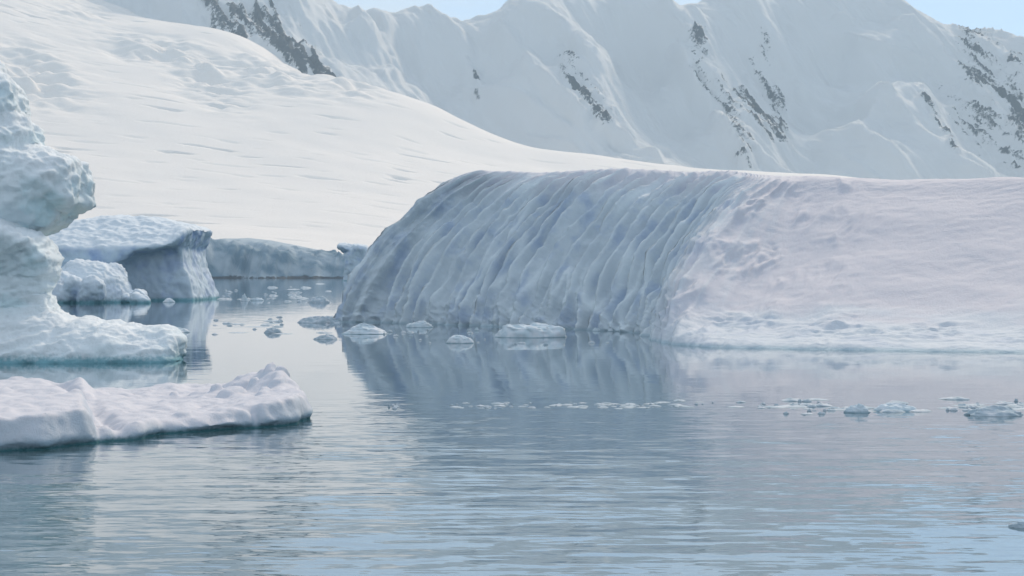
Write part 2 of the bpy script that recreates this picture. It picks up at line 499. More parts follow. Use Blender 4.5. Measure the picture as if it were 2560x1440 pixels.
# buttress with a domed top
M((2250, 226, 6150), (2305, 222, 6150), (2200, 270, 6020), (2160, 340, 5850), (2140, 385, 5700), (2250, 330, 5850), (2260, 400, 5600), (2345, 320, 5900), (2400, 415, 5650), (2480, 452, 5500), (2280, 185, 6450), (2350, 240, 6250), (2420, 380, 5850))
# right edge
M((2400, 160, 6500), (2450, 250, 6250), (2500, 350, 6000), (2540, 430, 5700), (2600, 250, 6200), (2650, 400, 5800), (2900, 300, 6100))
mxs = np.linspace(-4300, 4300, 860); mys = np.linspace(5380, 7300, 300)
X, Y = np.meshgrid(mxs, mys, indexing='ij')
back = [(x, 7700, 500) for x in range(-4300, 4400, 1200)]
Z = tps(mp_ + back, X, Y, smooth=2e-5)
PX = 1280 + X / Y * F; PY = HZ - (Z - CAMH) / Y * F
wob = 60 * perlin(X / 600, Y / 600, X * 0)
Z = Z + 46 * ridged((X + 0.45 * Y + wob) / 330, Y / 1100, X * 0 + 5.5, 5, 0.45) + 15 * ridged((X + 0.6 * Y) / 80, Y / 420, X * 0 + 2.9, 3) + 14 * fbm(X / 240, Y / 240, X * 0 + 2.5, 4) - 30
# rock: bands along the ribs
def pdist(pts):
    d = np.full(X.shape, 1e9)
    for (x0, y0), (x1, y1) in zip(pts[:-1], pts[1:]):
        ex, ey = x1 - x0, y1 - y0
        t = np.clip(((PX - x0) * ex + (PY - y0) * ey) / (ex * ex + ey * ey), 0, 1)
        d = np.minimum(d, np.hypot(PX - x0 - ex * t, PY - y0 - ey * t))
    return d
def band(pts, wdt):
    return np.exp(-(pdist(pts) / wdt) ** 2)
for pts, wdt, hh in (   # sharp crests of the ribs
    ([(1320, 30), (1440, 125), (1525, 195)], 24, 42), ([(1250, 75), (1310, 160), (1400, 258), (1460, 325)], 30, 60), ([(1500, 340), (1640, 402)], 22, 36),
    ([(1660, 30), (1700, 90), (1790, 150)], 22, 46), ([(1690, 150), (1730, 230), (1800, 330), (1865, 412)], 26, 55), ([(895, 60), (940, 140), (990, 220)], 20, 36), ([(960, 110), (1005, 215)], 13, 22),
    ([(2150, 330), (2200, 255), (2250, 226), (2305, 222), (2350, 325), (2400, 415), (2480, 452)], 34, 34), ([(2090, 60), (2180, 64), (2280, 72)], 16, 34), ([(2120, 108), (2210, 122), (2280, 132), (2310, 150)], 15, 34),
    ([(770, 150), (850, 185), (960, 222)], 20, 30), ([(740, 30), (800, 100)], 20, 36), ([(500, -30), (535, 70), (610, 128)], 22, 40)):
    Z = Z + hh * np.clip(1 - (pdist(pts) + 5 * perlin(X / 60, Y / 60, X * 0 + 3.2)) / wdt, 0, 1)
R = np.zeros(X.shape)
for pts, wdt, s in (
    ([(525, 10), (545, 85), (610, 125)], 26, 0.68), ([(650, 60), (690, 130), (750, 190)], 24, 0.72), ([(590, 60), (650, 120)], 24, 0.6),
    ([(650, -20), (690, 40), (730, 80)], 22, 0.42), ([(785, 180), (845, 248)], 13, 0.66),
    ([(1415, 170), (1445, 230), (1520, 335)], 20, 0.46), ([(1430, 200), (1445, 235)], 16, 0.5),
    ([(1745, 140), (1760, 210), (1810, 270), (1860, 405)], 24, 0.5), ([(1850, 270), (1880, 300), (1945, 340)], 22, 0.58), ([(1910, 130), (1910, 200), (1945, 245)], 30, 0.4),
    ([(2420, 140), (2430, 260), (2480, 330)], 40, 0.47), ([(2530, 190), (2535, 280), (2550, 390)], 26, 0.52), ([(2470, 300), (2530, 380)], 24, 0.48), ([(2310, 260), (2390, 410)], 8, 0.4),
    ([(1190, 190), (1195, 260)], 8, 0.4), ([(2440, 170), (2560, 300), (2700, 420)], 60, 0.45), ([(2700, 150), (2900, 400)], 60, 0.45), ([(200, -100), (260, -30)], 30, 0.4)):
    R = np.maximum(R, band(pts, wdt * 1.8) * (s * 0.6 + 0.18))
streak = perlin((X + 0.5 * Y) / 30, Y / 170, X * 0 + 7.7)
R = R + np.where(R > 0.12, 0.30 * streak + 0.12 * fbm(X / 30, Y / 30, Z / 30, 3), 0)
Z = np.where(Y < 5393, 40, Z)
Z = Z + 60 * np.clip(R - 0.2, 0, .5) * ridged((X + .5 * Y) / 40, Y / 60, X * 0 + 8.8, 3)
mt = mesh_obj("mountain_range", np.stack([X, Y, Z], -1).reshape(-1, 3), grid_quads(860, 300), mat_mountain, attrs={"rock": R.ravel()})
tag(mt, "steep snow covered mountain wall with ribs of dark rock", "mountains", kind="structure")

# ------------------------------------------------------------------ low ice cliffs on the far shore
cxs = np.linspace(-1700, 1700, 900); cys = np.linspace(2130, 2500, 190)
X, Y = np.meshgrid(cxs, cys, indexing='ij')
PX = 1280 + X / 2200 * F
crest = np.interp(PX, [-1500, 300, 480, 560, 620, 700, 780, 860, 1000, 1400, 3000, 4000], [40, 56, 66, 68, 64, 54, 43, 35, 28, 24, 24, 20])
front = 2186 + 24 * ridged(X / 110, X * 0, X * 0 + 1.1, 2) + 6 * fbm(X / 60, X * 0, X * 0 + 1.1, 3) + 10 * fbm(X / 15, X * 0, X * 0 + 2.4, 2)
t = Y - front
rib = ridged(X / 55 + 0.008 * t, Y / 240, X * 0 + 6.1, 3)
face = sstep(0, 38 + 20 * rib, t)
Zc = -4 + crest * (0.62 * face + 0.38 * sstep(20, 210, t)) + 9 * rib * sstep(0, 30, t) * (1 - sstep(60, 150, t)) + 1.6 * fbm(X / 9, Y / 9, X * 0 + 3.3, 3) * sstep(-2, 8, t) * (1 - sstep(60, 150, t))
Zc = Zc + 5 * sstep(-3, 3, t) + (6 * ridged(X / 48 + 3, Y / 60, X * 0 + 2.2, 4, .55) - 3) * sstep(5, 40, t) * (1 - sstep(90, 190, t))
Zc = np.where(t > 230, Zc - (t - 230) * 0.2, Zc)
rk = 0.55 * np.exp(-(np.maximum(Zc - 1, 0) / 3.0) ** 2) * sstep(-0.25, 0.15, fbm(X / 40, X * 0, X * 0 + 4, 2) + 0.4 * np.exp(-((PX - 575) / 30) ** 2) + 0.4 * np.exp(-((PX - 760) / 25) ** 2))
rk = np.maximum(rk, 0.56 * (Zc < 3.6)); rk = np.maximum(rk, 0.6 * np.exp(-(np.maximum(Zc - 2, 0) / 7.0) ** 2) * np.maximum(np.exp(-((PX - 578) / 26) ** 2), np.exp(-((PX - 757) / 18) ** 2)))
face_a = (1 - sstep(45, 110, t + 40 * fbm(X / 50, Y / 90, X * 0 + 7.1, 2))) * sstep(-0.5, 0.35, fbm((X + 0.6 * Zc) / 34, Zc / 22, X * 0 + 3.7, 4))
cl = mesh_obj("shore_ice_cliff", np.stack([X, Y, Zc], -1).reshape(-1, 3), grid_quads(900, 190), mat_cliff, attrs={"rock": rk.ravel(), "ice": (0.5 + 0.5 * face_a).ravel()})
tag(cl, "low grey ice cliff with dark rock foot on the far shore", "ice cliff", kind="structure")

# ------------------------------------------------------------------ the big fluted iceberg (lofted round its waterline)
def station(bottom, top, frac):
    """frac: list of (height fraction, plan fraction) from the waterline up"""
    b, tp = np.asarray(bottom, float), np.asarray(top, float)
    out = []
    for hf, pf in frac:
        out.append([b[0] + (tp[0] - b[0]) * pf, b[1] + (tp[1] - b[1]) * pf, b[2] + (tp[2] - b[2]) * hf])
    return out
PF_img = [(0, 0), (.12, .045), (.27, .13), (.5, .29), (.7, .5), (.87, .72), (1, 1)]
ST, FL = [], []          # stations, flute weight
def img_station(bx, by, tx, ty, Yt, fl):
    Yb = Yw(by)
    pts = []
    for hf, pf in PF_img:
        Yd = Yb + (Yt - Yb) * (0.55 * pf + 0.45 * hf)
        pts.append(W(bx + (tx - bx) * pf, by + (ty - by) * hf, Yd))
    ST.append(pts); FL.append(fl)
for bx, by, tx, ty, Yt in ((840, 803, 1170, 433, 157), (940, 806, 1260, 431, 156), (1040, 810, 1350, 430, 154), (1150, 814, 1450, 429, 151), (1260, 818, 1550, 428, 147), (1380, 822, 1660, 429, 142), (1500, 827, 1770, 432, 137), (1575, 831, 1830, 435, 133), (1618, 838, 1880, 439, 130)):
    img_station(bx, by, tx, ty, Yt, 1.0)
for bx, by, tx, ty, Yt, fl in ((1636, 851, 1915, 442, 129, .7), (1668, 858, 1960, 445, 129, .3)):
    img_station(bx, by, tx, ty, Yt, fl)
PF_slope = [(0, 0), (.05, .10), (.13, .24), (.36, .47), (.62, .69), (.87, .89), (1, 1)]
for bx, by, tx, ty, Yt, fl in ((1760, 866, 2020, 447, 129, .08), (1920, 871, 2120, 449, 128, .02), (2150, 876, 2260, 450, 127, 0), (2400, 880, 2430, 451, 125, 0), (2700, 884, 2650, 453, 122, 0), (3000, 886, 2870, 470, 118, 0)):
    ST.append(station(W0(bx, by), W(tx, ty, Yt), PF_slope)); FL.append(fl)
for b, tp in (((64, 102, 0), (52, 120, 11)), ((70, 130, 0), (55, 134, 12)), ((58, 165, 0), (48, 148, 12.5)), ((30, 182, 0), (28, 162, 14)), ((6, 190, 0), (8, 172, 15.5)), ((-12, 182, 0), (-2, 170, 16))):
    ST.append(station(b, tp, [(h, h) for h in (0, .12, .27, .5, .7, .87, 1)])); FL.append(.3)
ST = np.array(ST); FL = np.array(FL)
spine = np.array([[np.clip(s[-1][0] * 0.9 + 1.5, 2, 48), 0, 0] for s in ST])
for k, s in enumerate(ST):
    x = spine[k, 0]
    spine[k, 1] = np.interp(x, [2, 20, 48], [166, 150, 130]); spine[k, 2] = np.interp(x, [2, 20, 30, 48], [16.6, 15.1, 14.4, 12.2])
under = ST[:, 0] + (ST[:, 0] - ST[:, 2]) * np.array([.3, .3, 0]) + np.array([0, 0, -2.0])
ST = np.concatenate([under[:, None], ST, ((ST[:, -1] * 2 + spine) / 3)[:, None] + np.array([0, 0, .15]), spine[:, None]], 1)
def catmull(P, t):
    """P (n, ...) closed, t in station units"""
    n = len(P); i = np.floor(t).astype(int); f = (t - i).reshape((-1,) + (1,) * (P.ndim - 1))
    p0, p1, p2, p3 = (P[(i + k) % n] for k in (-1, 0, 1, 2))
    return p1 + 0.5 * f * (p2 - p0 + f * (2 * p0 - 5 * p1 + 4 * p2 - p3 + f * (3 * (p1 - p2) + p3 - p0)))
ns = len(ST)
dens = np.array([4.0 if k < 17 else 1.0 for k in range(ns)])
seg = np.linalg.norm(np.roll(ST[:, 4], -1, 0) - ST[:, 4], axis=1) * dens + 1.5 * dens
cum = np.concatenate([[0], np.cumsum(seg)])
NU, NV = 1000, 260
tu = np.interp(np.linspace(0, cum[-1], NU, endpoint=False), cum, np.arange(ns + 1))
A = catmull(ST, tu)                                         # NU x 10 x 3
kk = np.concatenate([np.linspace(0, 7, 215, endpoint=False), np.linspace(7, 9, NV - 215)])
n = A.shape[1]
def cat_open(P, t):
    i = np.clip(np.floor(t).astype(int), 0, n - 2); f = (t - i)[None, :, None]
    g = lambda k: P[:, np.clip(i + k, 0, n - 1)]
    p0, p1, p2, p3 = g(-1), g(0), g(1), g(2)
    return p1 + 0.5 * f * (p2 - p0 + f * (2 * p0 - 5 * p1 + 4 * p2 - p3 + f * (3 * (p1 - p2) + p3 - p0)))
V = cat_open(A, kk)
Q = grid_quads(NU, NV, True)
V = V.reshape(-1, 3)
N = vnormals(V, Q)
flu = np.interp(tu, np.arange(ns + 1), np.append(FL, FL[0]))[:, None] * np.ones(NV)[None]
arc = np.concatenate([[0], np.cumsum(np.linalg.norm(np.diff(A[:, 3], axis=0), axis=1))])[:, None] * np.ones(NV)[None]
vv = kk[None, :] * np.ones((NU, 1))
X, Y, Z = (V[:, c].reshape(NU, NV) for c in range(3))
fade_top = 1 - sstep(6.3, 7.6, vv)
warp = 0.30 * perlin(arc / 4.0, vv * 0.7, vv * 0 + 1.3)
f1 = 1 - 2 * np.abs(np.sin(np.pi * (arc / 1.9 + 0.7 * perlin(arc / 5.5, vv * 0.16, vv * 0 + 5.2) + 0.2 * perlin(arc / 1.8, vv * 0.6, vv * 0 + 9.9))))
f2 = 1 - 2.2 * np.abs(perlin(arc / 1.3 + warp, vv * 0.38, vv * 0 + 8.4))
scal = fbm(X / 1.6, Y / 1.6, Z / 1.6, 4)
patch = sstep(-0.5, 0.4, perlin(arc / 6, vv * 0.5, vv * 0 + 3.9))
f3 = 1 - 2.0 * np.abs(perlin(arc / 0.62 + warp * 1.5, vv * 0.7, vv * 0 + 2.6))
brk = sstep(-0.45, 0.35, perlin(arc / 3.3, vv * 1.1, vv * 0 + 6.6))
cups = ridged(arc / 1.5 + 0.5 * vv, vv * 1.5, vv * 0 + 4.4, 2)
Vg = V.reshape(NU, NV, 3)
du = np.linalg.norm(np.roll(Vg, -1, 0) - np.roll(Vg, 1, 0), axis=2)
room = np.clip(du / (du[:, 70:71] + 1e-6), 0.2, 1.0) * np.clip(du[:, 70:71] / np.median(du[:600, 70]), 0.3, 1.0)
disp = flu * fade_top * room * (0.64 * f1 * (0.6 + 0.5 * brk) + 0.42 * f2 * (0.4 + 0.7 * patch) + 0.20 * f3 * brk + 0.22 * cups * (1.2 - brk) + 0.11 * scal + 0.06 * ridged(X / .5, Y / .5, Z / .5, 2) - 0.65)
# snow slope: wind crust and a lumpy melt zone near the water
slope_w = (1 - flu) * (1 - sstep(17, 17.5, tu)[:, None] * 0)
melt = np.exp(-((Z - 1.5) / 0.8) ** 2) * sstep(-0.35, 0.45, perlin(X / 5, Y / 4, Z * 0 + 1.9)) + 0.4 * np.exp(-((Z - 0.8) / 0.9) ** 2)
disp = disp + slope_w * (0.06 * fbm(X / 6, Y / 4, Z / 4, 3) + 0.045 * fbm(X / 1.6, Y / .7, Z / .7, 4, .6) + melt * (0.22 * fbm(X / 2.2, Y / 1.4, Z / 1.4, 4) + 0.12 * np.maximum(ridged(X / 1.7 + Y / 1.6, Y / 1.4 - X / 4, Z, 2), 0)))
disp = disp + 0.25 * fbm(X / 9, Y / 9, Z / 9, 2) + 0.3 * flu * fade_top * fbm(X / 4, Y / 4, Z / 4, 2)
# ragged, feathered lip where the fluted face meets the snow slope
lipw = (sstep(8.0, 9.3, tu) * (1 - sstep(10.6, 13.6, tu)))[:, None] * fade_top
al, ac_ = X * 0.5 + Y * 0.86, X * 0.86 - Y * 0.5
lip = ridged(ac_ / 1.7 + 0.5 * perlin(al / 4, ac_ / 4, Z * 0), al / 7, Z / 5, 3)
disp = disp + lipw * sstep(-0.4, 0.4, perlin(al / 5, ac_ / 3, Z * 0 + 6.2)) * (0.38 * lip - 0.1)
V = V + N * disp.reshape(-1)[:, None]
ice_a = flu * (1 - 0.75 * sstep(5.6, 7.0, vv)) * sstep(-0.2, 0.5, flu + 0.2 * scal)
ice_a = np.maximum(ice_a, 0.5 * (1 - sstep(0.6, 2.8, Z + 0.9 * fbm(X / 4, Y / 3, Z, 3))))
ice_a = np.clip(ice_a, 0, 1)
crest_light_foot_tint = flu * sstep(0.35, 0.95, np.maximum(f1 * (0.4 + 0.6 * brk), f2 * patch)) * fade_top  # paler colour stands in for light catching the flute crests
crest_light_foot_tint = np.maximum(crest_light_foot_tint, 0.4 * (1 - flu) * (1 - sstep(1.2, 3.4, Z + 0.9 * fbm(X / 4, Y / 3, Z, 3))))
N = vnormals(V, Q)
fq = flu.ravel()[Q].mean(1); zq = vv.ravel()[Q].mean(1); tq = np.repeat(tu, NV)[Q[:, 0]]
pid = np.where((tq < 10.2) & (zq < 6.9), 0, np.where((zq < 6.9) & (tq < 17.2), 1, 2))
big = split_thing("fluted_iceberg", (15, 130, 0), V, Q, N, mat_big, {"ice": ice_a, "crest_light_foot_tint": crest_light_foot_tint}, pid, ("fluted_face", "snow_slope", "snow_top"))
tag(big, "largest iceberg, with fluted blue grey face and smooth lilac snow slope running into the water", "iceberg")

# ------------------------------------------------------------------ sculpted bergs (distance field meshes)
def finish(name, D, origin, h, mat, disp_fn, ice_fn, it=2, parts=None, pid_fn=None):
    V, Q = surface_nets(D, origin, h)
    V = smooth_mesh(V, Q, it)
    N = vnormals(V, Q)
    V = V + N * disp_fn(V, N)[:, None]
    if parts:
        c = V[Q].mean(1)
        return split_thing(name, (V[:, 0].mean(), V[:, 1].mean(), 0), V, Q, vnormals(V, Q), mat, {"ice": ice_fn(V, N)}, pid_fn(c), parts)
    return mesh_obj(name, V, Q, mat, attrs={"ice": ice_fn(V, N)})

def pxpoly(pts, Y):
    return [(W(x, y, Y)[0], W(x, y, Y)[2]) for x, y in pts]

# tall sculpted berg at the left edge
YL = 83.0
h = 0.13
x0, x1, y0, y1, z0, z1 = -40.5, -18.5, 74, 97, -1.6, 20.0
GX, GZ = np.meshgrid(np.arange(x0, x1, h), np.arange(z0, z1, h), indexing='ij')
yy = np.arange(y0, y1, h)
head = poly_sdf(pxpoly([(-420, 300), (-260, 160), (-120, 90), (-50, 130), (0, 185), (38, 213), (50, 288), (90, 323), (97, 372), (160, 388), (205, 405), (228, 455), (222, 512), (180, 526), (155, 560), (110, 582), (0, 575), (-420, 640)], YL + 6), GX, GZ)
foot = poly_sdf(pxpoly([(-420, 520), (-60, 545), (0, 562), (50, 583), (98, 602), (127, 645), (126, 690), (106, 735), (125, 783), (175, 803), (330, 815), (430, 826), (456, 850), (447, 905), (440, 990), (-420, 990)], YL + 0.5), GX, GZ)
front_head = np.interp(GZ, [0, 6, 9, 12, 20], [84.5, 84.0, 83.4, 84.2, 86.5])
back_head = np.full(GZ.shape, 92.0)
front_foot = np.interp(GZ, [-2, 0, .8, 1.6, 3, 5, 7.5, 9], [79.6, 79.3, 79.8, 81, 82.2, 82.4, 80.8, 82.5]) + 0.12 * np.clip(GX + 27, 0, 9)
back_foot = np.where(GZ > 2.2, np.interp(GX, [-34, -31, -26, -19], [92, 87, 85.5, 83.8]), np.interp(GX, [-30, -26, -19], [90, 87, 83.8]))
def ext(d2, fr, bk, r):
    c, hf = (fr + bk) / 2, (bk - fr) / 2
    return extrude(d2[:, None, :], yy[None, :, None] - c[:, None, :], hf[:, None, :], r)
D = smin(ext(head, front_head, back_head, 2.6), ext(foot, front_foot, back_foot, 1.1), 0.5)
def dl(V, N):
    x, y, z = V.T
    sweep = z * 1.0 + 0.32 * np.maximum(-20 - x, 0) ** 1.0
    low = 1 - sstep(7.5, 9, z)
    stri = 0.15 * ridged(sweep * 1.6, x * 0.25, y * 0.3, 2) * low
    return 0.26 * fbm(x / 3.4, y / 3.4, z / 3.4, 2) + 0.30 * (ridged(x / 2.4, y / 2.4, z / 1.7, 3, .45) - 0.8) * (0.35 + 0.65 * (1 - low)) + 0.10 * ridged(x / .9, y / .9, z / .6, 3) + 0.05 * fbm(x / .4, y / .4, z / .4, 3) + stri
left = finish("sculpted_iceberg", D, (x0, y0, z0), h, mat_left, dl,
              lambda V, N: np.clip(0.75 - 0.8 * N[:, 2] + 0.3 * fbm(V[:, 0] / 3, V[:, 1] / 3, V[:, 2] / 3, 2), 0, 1),
              parts=('bulging_head', 'low_foot'), pid_fn=lambda c: (c[:, 2] < 7.4).astype(int))
tag(left, "tall sculpted iceberg with bulging head and long low foot at the left edge", "iceberg")

# block berg with an overhanging lip and a blue recess
YB = 284.0
h = 0.3
x0, x1, y0, y1, z0, z1 = -104, -56, 262, 305, -2.4, 20
GX, GZ = np.meshgrid(np.arange(x0, x1, h), np.arange(z0, z1, h), indexing='ij')
yy = np.arange(y0, y1, h)
body = poly_sdf(pxpoly([(40, 780), (60, 640), (140, 585), (230, 556), (310, 544), (380, 543), (450, 558), (500, 568), (519, 580), (508, 604), (495, 622), (505, 665), (520, 705), (531, 745), (531, 790), (40, 790)], YB + 9), GX, GZ)
D = ext(body, np.full(GX.shape, 270.0), np.full(GX.shape, 300.0), 2.0)
X3, Y3, Z3 = GX[:, None, :], yy[None, :, None], GZ[:, None, :]
topz = np.interp(Y3, [266, 271, 286, 305], [10.2, 10.8, 17.5, 18.5]) + 0.0 * X3
topz = topz + 3.0 * np.exp(-((X3 + 61.5) / 4) ** 2) * np.exp(-((Y3 - 271) / 8) ** 2)
D = smax(D, (Z3 - topz) * 0.85, 1.2)
rec = poly_sdf(pxpoly([(285, 760), (295, 660), (335, 628), (420, 618), (492, 610), (491, 660), (490, 800), (285, 800)], 271), GX, GZ)
carve = ext(rec, np.full(GX.shape, 255.0), np.interp(GZ, [-2, 4, 9, 12], [275.5, 276.5, 278, 278]), 1.2)
D = smax(D, -carve, 0.9)
blk = finish("block_iceberg", D, (x0, y0, z0), h, mat_block,
             lambda V, N: 0.45 * fbm(V[:, 0] / 5, V[:, 1] / 5, V[:, 2] / 5, 3) + 0.22 * fbm(V[:, 0] / 1.5, V[:, 1] / 1.5, V[:, 2] / 1.5, 3) + 0.2 * ridged(V[:, 0] / 3 + V[:, 2] / 6, V[:, 1] / 3, V[:, 2] / 9, 2) * np.clip(N[:, 2], 0, 1),
             lambda V, N: np.clip(0.95 - 1.1 * N[:, 2], 0, 1),
             parts=('ice_block', 'recess'), pid_fn=lambda c: ((c[:, 1] < 278.5) & (c[:, 1] > 272.2) & (c[:, 0] > -76.8) & (c[:, 0] < -61.2) & (c[:, 2] < 10.4)).astype(int))
tag(blk, "blocky iceberg with overhanging lip above a dark blue recess", "iceberg")

# mound of lumpy rubble ice in front of the block
h = 0.26
x0, x1, y0, y1, z0, z1 = -92, -62, 243, 272, -1.6, 11.5
GX, GY, GZ = grid3(x0, x1, y0, y1, z0, z1, h)
r = random.Random(4)
D = None
sil = [(105, 700), (130, 640), (165, 628), (230, 636), (290, 655), (320, 690), (352, 712), (385, 735)]
for k in range(46):
    px = r.uniform(105, 372)
    ytop = np.interp(px, [p[0] for p in sil], [p[1] for p in sil])
    Yd = r.uniform(251, 264)
    zt = CAMH + (HZ - ytop) / F * 262 - 1.2
    frac = (Yd - 248) / 16
    zc = zt * r.uniform(0.25, 1.0) * min(1, 0.25 + frac)
    rad = r.uniform(1.0, 2.3) if px < 310 else r.uniform(0.6, 1.2)
    c = ((px - 1280) / F * Yd, Yd, max(0, zc - rad * 0.6))
    d = np.sqrt((GX - c[0]) ** 2 + (GY - c[1]) ** 2 + ((GZ - c[2]) / (1 + 0.2 * r.random())) ** 2) - rad
    D = d if D is None else smin(D, d, 0.8)
core = np.sqrt(((GX + 79) / 8.5) ** 2 + ((GY - 261) / 8) ** 2 + ((GZ + 1) / 8.6) ** 2) - 1
D = smin(D, core * 6, 0.8)
mnd = finish("rubble_iceberg", D, (x0, y0, z0), h, mat_block,
             lambda V, N: 0.3 * fbm(V[:, 0] / 2, V[:, 1] / 2, V[:, 2] / 2, 4) + 0.15 * ridged(V[:, 0], V[:, 1], V[:, 2], 2),
             lambda V, N: np.clip(0.55 - 0.6 * N[:, 2], 0, 1))
tag(mnd, "low lumpy mound of pale rubble ice in front of the block iceberg", "iceberg")

# spiky berg fragment behind the left foot of the big berg
YS = 1250.0
h = 0.8
x0, x1, y0, y1, z0, z1 = -162, -98, 1225, 1275, -4, 38
GX, GZ = np.meshgrid(np.arange(x0, x1, h), np.arange(z0, z1, h), indexing='ij')
yy = np.arange(y0, y1, h)
sp = poly_sdf(pxpoly([(866, 712), (868, 680), (872, 655), (866, 640), (873, 630), (860, 626), (849, 616), (860, 613), (880, 617), (900, 616), (915, 620), (940, 640), (960, 680), (962, 712)], YS), GX, GZ)
D = ext(sp, np.full(GX.shape, 1236.0), np.full(GX.shape, 1266.0), 3.0)
spk = finish("spiky_iceberg", D, (x0, y0, z0), h, mat_block,
             lambda V, N: 1.6 * ridged(V[:, 0] / 9, V[:, 1] / 9, V[:, 2] / 14, 3) + 0.5 * fbm(V[:, 0] / 3, V[:, 1] / 3, V[:, 2] / 3, 2),
             lambda V, N: np.clip(0.7 - 0.6 * N[:, 2], 0, 1), it=1)
tag(spk, "small jagged iceberg with a beak, peeping out behind the big fluted iceberg", "iceberg")

# ------------------------------------------------------------------ snow covered floe in the foreground
h = 0.085
def wz(px, py, z):
    Yd = (CAMH - z) * F / (py - HZ); return ((px - 1280) / F * Yd, Yd)
plan = [W0(x, y)[:2] for x, y in ((-420, 1168), (-150, 1146), (0, 1132), (120, 1123), (225, 1110), (300, 1103), (350, 1100), (420, 1087), (560, 1077), (690, 1069), (750, 1060), (786, 1044))]
plan += [wz(x, y, z) for x, y, z in ((790, 1022, .6), (770, 985, .6), (735, 968, .7), (600, 945, .8), (470, 950, .6), (380, 972, .4), (150, 985, .5), (0, 985, .5), (-420, 990, .5))]
plan = np.array(plan)
x0, x1, y0, y1, z0, z1 = -24.5, -5.6, 34.5, 60, -0.6, 2.1
GX, GY = np.meshgrid(np.arange(x0, x1, h), np.arange(y0, y1, h), indexing='ij')
d2 = poly_sdf(plan, GX, GY)
PXf = 1280 + GX / GY * F
d2 = d2 + 0.22 * fbm(GX / 1.6, GY / 1.6, GX * 0 + .3, 3)
edge = -d2
zt = np.interp(PXf, [-400, 0, 130, 205, 235, 330, 420, 520, 620, 700, 800], [.95, .92, .95, .92, .5, .36, .34, .42, .6, .72, .7])
zt = zt * sstep(-0.1, 0.5, edge) + 0.12
zt = zt + 0.55 * np.exp(-((PXf - 620) / 60) ** 2) * np.exp(-((GY - 54.0) / 1.0) ** 2) + 0.5 * np.exp(-((PXf - 695) / 45) ** 2) * np.exp(-((GY - 52.6) / 1.0) ** 2) + 0.25 * np.exp(-((PXf - 430) / 45) ** 2) * np.exp(-((GY - 55.2) / 1.2) ** 2)
zt = zt + 0.13 * fbm(GX / 2.2, GY / 2.2, GX * 0 + 4.1, 3) + 0.06 * fbm(GX / .5, GY / .5, GX * 0 + 1.1, 3)
rc = random.Random(5)
for k in range(34):   # broken snow clumps lying on the back and right of the floe
    cpx, cy_, cr, ch = (rc.gauss(660, 70), rc.gauss(52.8, 1.2), rc.uniform(.18, .5), rc.uniform(.07, .28)) if k < 20 else (rc.uniform(-50, 560), rc.uniform(44, 54), rc.uniform(.15, .4), rc.uniform(.05, .16))
    cx_ = (cpx - 1280) / F * cy_
    zt = zt + ch * np.clip(1.25 - ((np.abs(GX - cx_ - .3 * (GY - cy_)) / cr) ** 2.5 + (np.abs(GY - cy_) / (cr * 1.3)) ** 2.5), 0, 1)
# grooves where the block on the left is splitting off
for (xa, ya), (xb, yb), wdt, dep in (((300, 1103), (150, 990), 0.35, 0.40), ((250, 1107), (225, 1050), 0.18, 0.3), ((640, 1070), (632, 1030), 0.16, 0.3), ((420, 1086), (400, 1060), 0.15, 0.15)):
    a, b = W0(xa, ya)[:2], np.array(wz(xb, yb, .5))
    e = b - a; t = np.clip(((GX - a[0]) * e[0] + (GY - a[1]) * e[1]) / (e @ e), 0, 1)
    zt = zt - dep * np.exp(-(np.hypot(GX - a[0] - e[0] * t, GY - a[1] - e[1] * t) / wdt) ** 2)
zz = np.arange(z0, z1, h)
D = smax(d2[:, :, None] + (0.22 * np.exp(-((zz - 0.02) / 0.14) ** 2))[None, None], (zz[None, None] - zt[:, :, None]) * 0.9, 0.13)
flo = finish("snow_floe", D, (x0, y0, z0), h, mat_floe,
             lambda V, N: 0.03 * fbm(V[:, 0] / .5, V[:, 1] / .5, V[:, 2] / .5, 3) + 0.05 * fbm(V[:, 0] / 1.3, V[:, 1] / 1.3, V[:, 2] / .8, 2),
             lambda V, N: np.clip(0.95 - 1.15 * N[:, 2], 0, 1), it=2,
             parts=('cracked_block', 'main_slab'), pid_fn=lambda c: ((c[:, 0] - W0(300, 1103)[0]) * (wz(150, 990, .5)[1] - W0(300, 1103)[1]) - (c[:, 1] - W0(300, 1103)[1]) * (wz(150, 990, .5)[0] - W0(300, 1103)[0]) > 0).astype(int))
tag(flo, "long snow covered ice floe with a rounded tip, nearest the viewer at lower left", "ice floe")

# ------------------------------------------------------------------ drifting pieces
def chunk_mesh(seed, nu=56, nv=22, power=3.0, lump=0.3, spike=0.0, fine=0.08):
    th = np.linspace(0, 2 * np.pi, nu, endpoint=False)[:, None]; rr = np.linspace(0, 1, nv)[None, :]
    so = seed * 13.7
    R = 1 + 0.28 * fbm(np.cos(th) * 1.1 + so, np.sin(th) * 1.1, th * 0, 3)
    ru = np.minimum(rr / 0.86, 1)
    x = np.cos(th) * R * ru * 0.5; y = np.sin(th) * R * ru * 0.5
    prof = (1 - ru ** power)
    z = prof * (0.75 + lump * fbm(x * 3.2 + so, y * 3.2, x * 0 + so, 3) + spike * np.maximum(ridged(x * 3 + so, y * 3, x * 0 + 2, 2), 0))
    z = np.where(rr > 0.86, -0.35 * (rr - 0.86) / 0.14, z)
    z = z + 0 * th
    x, y, z = np.broadcast_arrays(x, y, z)
    V = np.stack([x, y, z], -1).reshape(-1, 3).copy()
    Q = grid_quads(nu, nv, True)
    N = vnormals(V, Q)
    V += N * (fine * fbm(V[:, 0] * 6 + so, V[:, 1] * 6, V[:, 2] * 6, 3))[:, None] * np.array([.5, .5, .6])
    c = np.arange(nu) * nv
    V[c] = V[c].mean(0)
    return V, Q

